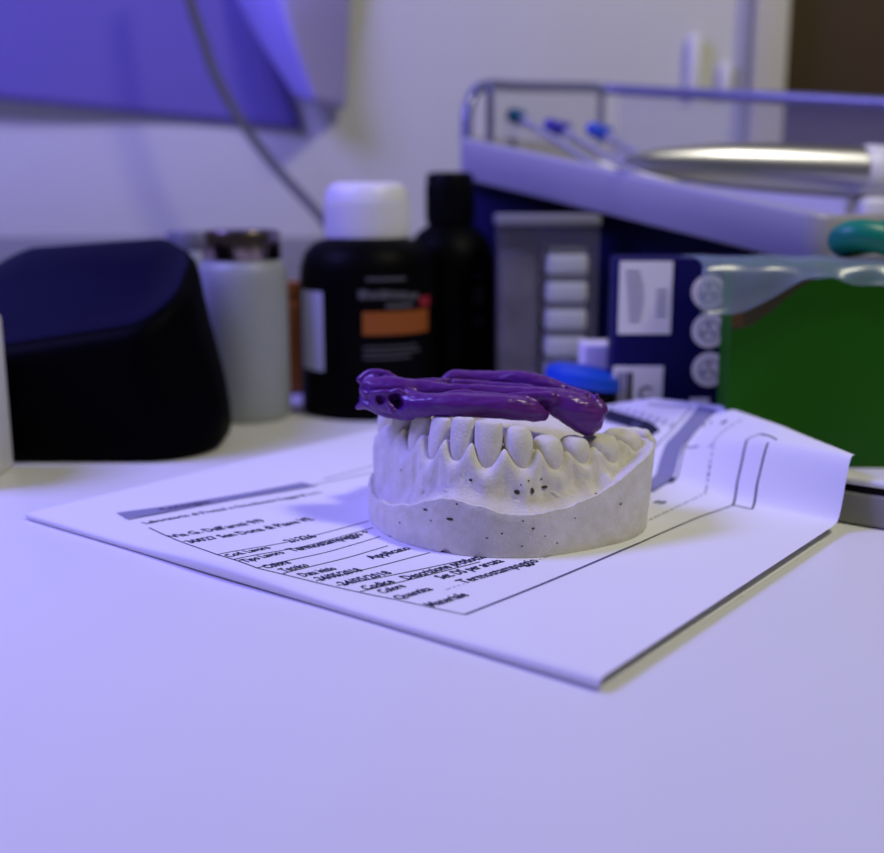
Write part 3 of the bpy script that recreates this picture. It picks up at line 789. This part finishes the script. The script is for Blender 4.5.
# the round conformity letter, cut off by the form
x0, z0 = on_front(646, 393); n = 20; R1, R2 = 0.22, 0.15
for k in range(n):
    a0 = radians(35 + 290*k/n); a1 = radians(35 + 290*(k+1)/n)
    f = t.faces.new([t.verts.new((x0 + r*cos(a), gy0 - 0.035, z0 + r*sin(a))) for r, a in ((R1, a0), (R1, a1), (R2, a1), (R2, a0))]); f.material_index = 2
part('lower_label', t, [M['lilac_label'], M['label_mark'], M['label_dark']], j, smooth=False)
t = NB(); plate(t, 690, 398, 708, 425); part('small_label', t, M['lilac_label'], j, smooth=False)
for cy_ in (292, 330.5, 369.5):
    t = NB(); x0, z0 = on_front(709, cy_); r = 0.52
    rings(t, [[V((x0 + r*cos(2*pi*k/28), y, z0 + r*sin(2*pi*k/28))) for k in range(28)] for y in (gy0 + .005, gy0 - 0.02)])
    for a in range(3):
        f = [V((x0 - 0.02 + 0.24*cos(radians(90 + a*120 + q)), gy0 - 0.03, z0 + 0.24*sin(radians(90 + a*120 + q)))) for q in (-22, 22)]
        ff = t.faces.new([t.verts.new(v) for v in f + [V((x0 - .02, gy0 - .03, z0))]]); ff.material_index = 1
    for k in range(16):
        a0, a1 = 2*pi*k/16, 2*pi*(k+1)/16
        ff = t.faces.new([t.verts.new((x0 + q*cos(a), gy0 - 0.03, z0 + q*sin(a))) for q, a in ((.34, a0), (.34, a1), (.29, a1), (.29, a0))]); ff.material_index = 1
    part('round_symbol', t, [M['lilac_label'], M['label_mark']], j, smooth=False)

# ================================================================== GREEN PACK
px0, px1, py0_, py1_, pz = 7.95, 13.5, 30.1, 31.3, 5.72
j = root('green_pack', (10.6, 31.2, 0), 'big green pack standing at the right border in front of the navy box', 'pack')
t = NB(); NXg, NZg = 90, 90
def gp(u, w, side):
    bul = 0.22 * ss(0, 0.5, u) * ss(1.0, 0.6, u) * (1 - (2*w-1)**4)
    x = px0 + (px1 - px0) * u; z = pz * w
    return V((x, (py0_ - 0.0 - bul) if side == 0 else py1_, z))
A_ = [[t.verts.new(gp(i/NXg, k/NZg, 0)) for i in range(NXg+1)] for k in range(NZg+1)]
for k in range(NZg):
    for i in range(NXg):
        f = t.faces.new((A_[k][i], A_[k][i+1], A_[k+1][i+1], A_[k+1][i]))
        u = (i + .5)/NXg; w = (k + .5)/NZg
        top = 0.80 + 0.16*ss(0.05, 0.42, u)
        if u < 0.45 and w > top - 0.12*(1 - u/0.5) and w < 0.985: f.material_index = 1
        if u < 0.06 and 0.70 < w < 0.84 - u*0.5: f.material_index = 2
B_ = [[t.verts.new(gp(i, k, 1)) for i in (0, 1)] for k in (0, 1)]
t.faces.new((B_[0][0], B_[1][0], B_[1][1], B_[0][1]))
t.faces.new([A_[NZg][i] for i in range(NXg+1)] + [B_[1][1], B_[1][0]])
t.faces.new([A_[0][i] for i in range(NXg, -1, -1)] + [B_[0][0], B_[0][1]])
t.faces.new([A_[k][0] for k in range(NZg, -1, -1)] + [B_[0][0], B_[1][0]])
t.faces.new([A_[k][NXg] for k in range(NZg+1)] + [B_[1][1], B_[0][1]])
part('pack_body', t, [M['green'], M['brown_print'], M['orange_print']], j, ang=50)
# clear film hanging over the tops
t = NB(); rs = []
for i in range(31):
    u = i/30; x = 7.0 + 5.3*u
    r = []
    low = 4.35 + 1.15*ss(0.12, 0.62, u) - 0.35*ss(0.6, 0.8, u)
    yf = 29.65 + 0.25*sin(u*9) * 0.2
    for k, (y, z) in enumerate(((32.6, 5.80), (31.2, 5.85), (30.3, 5.84), (yf + .12, 5.7), (yf, 5.4), (yf - 0.03, (5.4+low)/2), (yf - .06, low))):
        r.append(V((x + 0.04*sin(k+u*20), y + 0.03*sin(u*25 + k), z + 0.03*sin(u*17 + k*2))))
    rs.append(r)
rings(t, rs, closed=False, cap0=False, cap1=False)
ff = solo('clear_film', t, M['film'], (9.6, 31, 5.75), 'crumpled clear plastic film draped over top of the green pack', 'plastic film', ang=None)
sm = ff.modifiers.new('thickness', 'SOLIDIFY'); sm.thickness = 0.0004
# teal ring on the pack
t = NB(); ctr_ = V((12.1, 30.9, 6.35))
tube(t, [ctr_ + V((0.95*cos(a), 0.55*sin(a), 0.12*sin(a*2)))for a in [2*pi*k/40 for k in range(41)]], 0.43, 14, ends=False)
solo('teal_ring', t, M['teal'], (12.1, 30.9, 5.9), 'teal green rubber roll lying on top of the green pack', 'rubber ring')

# ================================================================== TILTED TRAY on its navy stand
O0 = V((0.36, 44.7, 8.22)); SL = 0.185
e1 = V((.72, -.694, -SL)); e2 = V((.694, .72, 0)); e3 = V((0, 0, 1))
def tr(s, w, t_): return O0 + e1 * s + e2 * w + e3 * t_
st = NB()
lo = [(0.15, 0.9), (12.6, 2.4), (12.6, 8.8), (0.15, 8.8)]
rings(st, [[V((tr(s, w, 0).x, tr(s, w, 0).y, 0)) for s, w in lo], [tr(s, w, -0.02) for s, w in lo]])
solo('tray_stand', st, M['navy2'], (7, 44, 0), 'navy wedge-shaped stand holding up the tilted white tray', 'stand', smooth=False)
j = root('instrument_tray', tr(0, 0, 0), 'white tilted instrument tray with clear guard and dark rail, upper right', 'tray')
Lt, Wt, Ht = 15.8, 10.0, 1.62
t = NB(); rs = []
for g_, z in ((-0.25, 0), (-0.06, 0.05), (0, 0.25), (0, Ht - .18), (-0.05, Ht - .05), (-0.16, Ht), (-0.30, Ht - .05), (-0.36, Ht - .2), (-0.42, 0.3), (-0.6, 0.16), (-1.2, 0.14)):
    rs.append([tr(s, w, z) for s, w in rrect(Lt/2, Wt/2, Lt/2 + g_, Wt/2 + g_, max(0.1, 0.9 + g_*0.6), 8)])
rings(t, rs); part('tray_body', t, M['tray'], j, ang=50)
t = NB()
path = [tr(0.35, 0.5, Ht - .1), tr(0.2, 0.75, 2.6), tr(0.1, 1.3, 3.35), tr(0.05, 2.2, 3.64), tr(0.0, 4, 3.7), tr(0, 8.6, 3.95), tr(0.15, 9.5, 4.0), tr(0.9, 9.85, 4.05), tr(4, 9.85, 4.3), tr(8, 9.85, 4.65), tr(15.4, 9.85, 5.25)]
tube(t, [V(p) for p in lerp_path(path, 70)], 0.24, 12); part('rail', t, M['rail'], j)
for s, w, z in ((0.35, 1.9, 3.55), (0.2, 9.6, 3.95)):
    t = NB(); tube(t, [tr(s, w, Ht - .1), tr(s, w, z)], 0.16, 10); part('rail_post', t, M['rail'], j)
t = NB()
for a, c, e_, f_ in (((0.3, 2.0), (0.3, 9.4), 3.6, 3.9), ((1.0, 9.8), (15, 9.8), 4.0, 5.2)):
    q = [tr(*a, Ht - .1), tr(*c, Ht - .1), tr(*c, f_), tr(*a, e_)]
    n_ = (e2 if a[0] != c[0] else e1) * 0.05
    rings(t, [q, [v + n_ for v in q]])
part('guard_panel', t, M['acrylic'], j, smooth=False)
# instruments with coloured ends leaning on the left rim
for (px, py, Y, m_, lab) in ((517, 116, 46.6, 'teal_dark', 'instrument with dark teal tip, leftmost of three in the tray'), (558, 127, 46.9, 'blue_dark', 'instrument with violet blue tip, middle of three in the tray'), (600, 131, 47.2, 'blue_lid', 'instrument with bright blue tip, rightmost of three in the tray')):
    tip = D(px, py, Y)
    d_ = V((0.659, -0.752, -0.47)).normalized()
    j2 = root('hand_instrument', tip, lab, 'instrument', 'instruments with coloured tips in the tray')
    end = tip + d_ * 6.2
    t = NB(); tube(t, [tip + d_*0.9, end], 0.14, 10); part('shaft', t, M['shaft'], j2)
    t = NB(); side = V((.75, .66, -.1)) * (0.35 if px < 540 else 0.75)
    tube(t, [tip - side*0.6, tip + d_*0.3, tip + side*0.6], 0.30, 12); part('coloured_tip', t, M[m_], j2)
    t = NB(); tube(t, [tip + d_*0.2, tip + d_*1.0], 0.2, 10); part('collar', t, M['shaft'], j2)
# steel handpiece resting on the front rim and on a white holder
j2 = root('steel_handpiece', (11, 39.5, 8.2), 'shiny steel tube lying across the white tray', 'handpiece')
a_, c_ = D(624, 160, 38.9), D(864, 173, 39.6)
pp = lerp_path([(*a_, 0.14), (*(a_.lerp(c_, .12)), 0.44), (*(a_.lerp(c_, .35)), 0.72), (*(a_.lerp(c_, .6)), 0.84), (*c_, 0.92)], 40)
t = NB(); tube(t, [V(q[:3]) for q in pp], [q[3] for q in pp], 28); part('tube_body', t, M['steel'], j2)
d_ = (c_ - a_).normalized()
t = NB(); tube(t, [c_ + d_*0.05, c_ + d_*0.5], 0.98, 28); part('end_collar', t, M['white_plastic'], j2)
t = NB(); q = D(872, 205, 39.2); fz = 6.15
box(t, (q.x - 0.55, q.y - 0.5, 5.72), (q.x + 0.5, q.y + 1.3, 7.45), 0.25, 3)
solo('white_holder', t, M['white_plastic'], (q.x, q.y, 5.98), 'white block under the right end of the steel tube', 'holder')
# folded white pouch in the tray
t = NB(); rs = []
for i in range(17):
    u = i/16; r = []
    for k in range(13):
        w = k/12
        q = tr(3.2 + 3.6*u, 2.3 + 4.6*w, 0.2 + 1.25*(1 - (2*u-1)**2)*(0.6+0.4*sin(w*7)) + .25*noise.noise(V((u*5, w*5, 2))))
        r.append(q)
    rs.append(r)
rings(t, rs, closed=False, cap0=False, cap1=False)
po = solo('paper_pouch', t, M['paper'], tr(5, 4.6, 0.2), 'crumpled white paper pouch lying in the tray beside the steel tube', 'pouch', ang=None)
sm = po.modifiers.new('thickness', 'SOLIDIFY'); sm.thickness = 0.0005

# ================================================================== WALL: hanging sheets, cable, fittings
def sheet(name, left, right, Yf, m, label, cat, n=24, th=0.0006):
    """ruled between two pixel polylines of equal length, at depths Yf(u, w)"""
    t = NB(); L = lerp_path(left, n); R = lerp_path(right, n); rs = []
    for i in range(n):
        r = []
        for k in range(n):
            w = k/(n-1); px = L[i][0]*(1-w) + R[i][0]*w; py = L[i][1]*(1-w) + R[i][1]*w
            r.append(D(px, py, Yf(i/(n-1), w)))
        rs.append(r)
    rings(t, rs, closed=False, cap0=False, cap1=False)
    bs = rs[n-1][n//2]
    o = solo(name, t, m, bs, label, cat, ang=None)
    sm = o.modifiers.new('thickness', 'SOLIDIFY'); sm.thickness = th
    return o
# (top to bottom) x (left to right)
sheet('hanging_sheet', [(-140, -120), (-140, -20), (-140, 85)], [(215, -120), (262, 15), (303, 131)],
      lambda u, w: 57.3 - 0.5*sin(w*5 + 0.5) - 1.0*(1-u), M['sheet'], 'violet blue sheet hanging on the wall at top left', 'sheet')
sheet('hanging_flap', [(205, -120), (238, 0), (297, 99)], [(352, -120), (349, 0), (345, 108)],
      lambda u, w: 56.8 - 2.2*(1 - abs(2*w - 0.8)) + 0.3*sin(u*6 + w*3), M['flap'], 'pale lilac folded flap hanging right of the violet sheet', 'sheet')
cp = [(176, -70, 53.3), (190, 0, 53.3), (203, 40, 53.3), (215, 75, 53.2), (240, 120, 53.0), (278, 170, 52.2), (322, 219, 50.4), (345, 262, 48.4)]
cp = [tuple(D(*q)) for q in cp] + [(-3.2, 46.0, 3.0), (-2.8, 45.6, 0.6), (-1.8, 45.3, 0.2), (-0.6, 45.6, 0.2)]
t = NB(); tube(t, [V(q) for q in lerp_path(cp, 90)], [0.25 - 0.07*k_/89 for k_ in range(90)], 12)
solo('wall_cable', t, M['cable'], (-0.6, 45.6, 0.0), 'dark grey cable hanging diagonally down in front of the wall', 'cable')
def wallbox(name, px0, py0, px1, py1, dep, m, label, cat):
    a = D(px0, py1, 58); c = D(px1, py0, 58); t = NB(); box(t, (a.x, 58 - dep, a.z), (c.x, 58.0, c.z), 0.08); return solo(name, t, m, ((a.x+c.x)/2, 58, a.z), label, cat)
wallbox('wall_bracket', 685, 36, 698, 92, 0.7, M['white_plastic'], 'narrow upright white fitting on the wall above the tray', 'wall fitting')
wallbox('wall_socket', 717, 64, 730, 92, 0.6, M['white_plastic'], 'short white fitting on the wall next to the door frame', 'wall fitting')

# ================================================================== LIGHTS
def area(name, loc, target, size, power, col, sy=None):
    l = bpy.data.lights.new(name, 'AREA'); l.energy = power; l.color = col; l.size = size * S
    if sy: l.shape = 'RECTANGLE'; l.size_y = sy * S
    o = bpy.data.objects.new(name, l); C.objects.link(o); o.location = V(loc) * S
    o.rotation_euler = (V(target) - V(loc)).to_track_quat('-Z', 'Y').to_euler(); return o
area('violet_lamp', (-36, 24, 42), (0, 30, 2), 20, 4.1, (0.26, 0.23, 1.0))
area('ceiling_lamp', (27, 15, 54), (2, 54, 8), 9, 2.0, (1.0, 0.96, 0.72))
w = bpy.data.worlds.new('World'); bpy.context.scene.world = w; w.use_nodes = True
bg = w.node_tree.nodes['Background']; bg.inputs[0].default_value = (0.60, 0.58, 0.72, 1); bg.inputs[1].default_value = 0.10

# ================================================================== CAMERA
cd = bpy.data.cameras.new('camera'); cam = bpy.data.objects.new('camera', cd); C.objects.link(cam)
cam.location = V((0, 0, H)) * S; cam.rotation_euler = (radians(90) - TH, 0, 0)
cd.sensor_width = 36; cd.sensor_fit = 'HORIZONTAL'; cd.lens = 36 * F / 884
cd.clip_start = 0.005; cd.clip_end = 20
cd.dof.use_dof = True; cd.dof.focus_distance = 0.228; cd.dof.aperture_fstop = cd.lens / 4.8; cd.dof.aperture_blades = 0
sc = bpy.context.scene; sc.camera = cam
vs_ = sc.view_settings; vs_.view_transform = 'Standard'; vs_.look = 'None'; vs_.exposure = -0.38; vs_.gamma = 1.0; vs_.use_curve_mapping = False
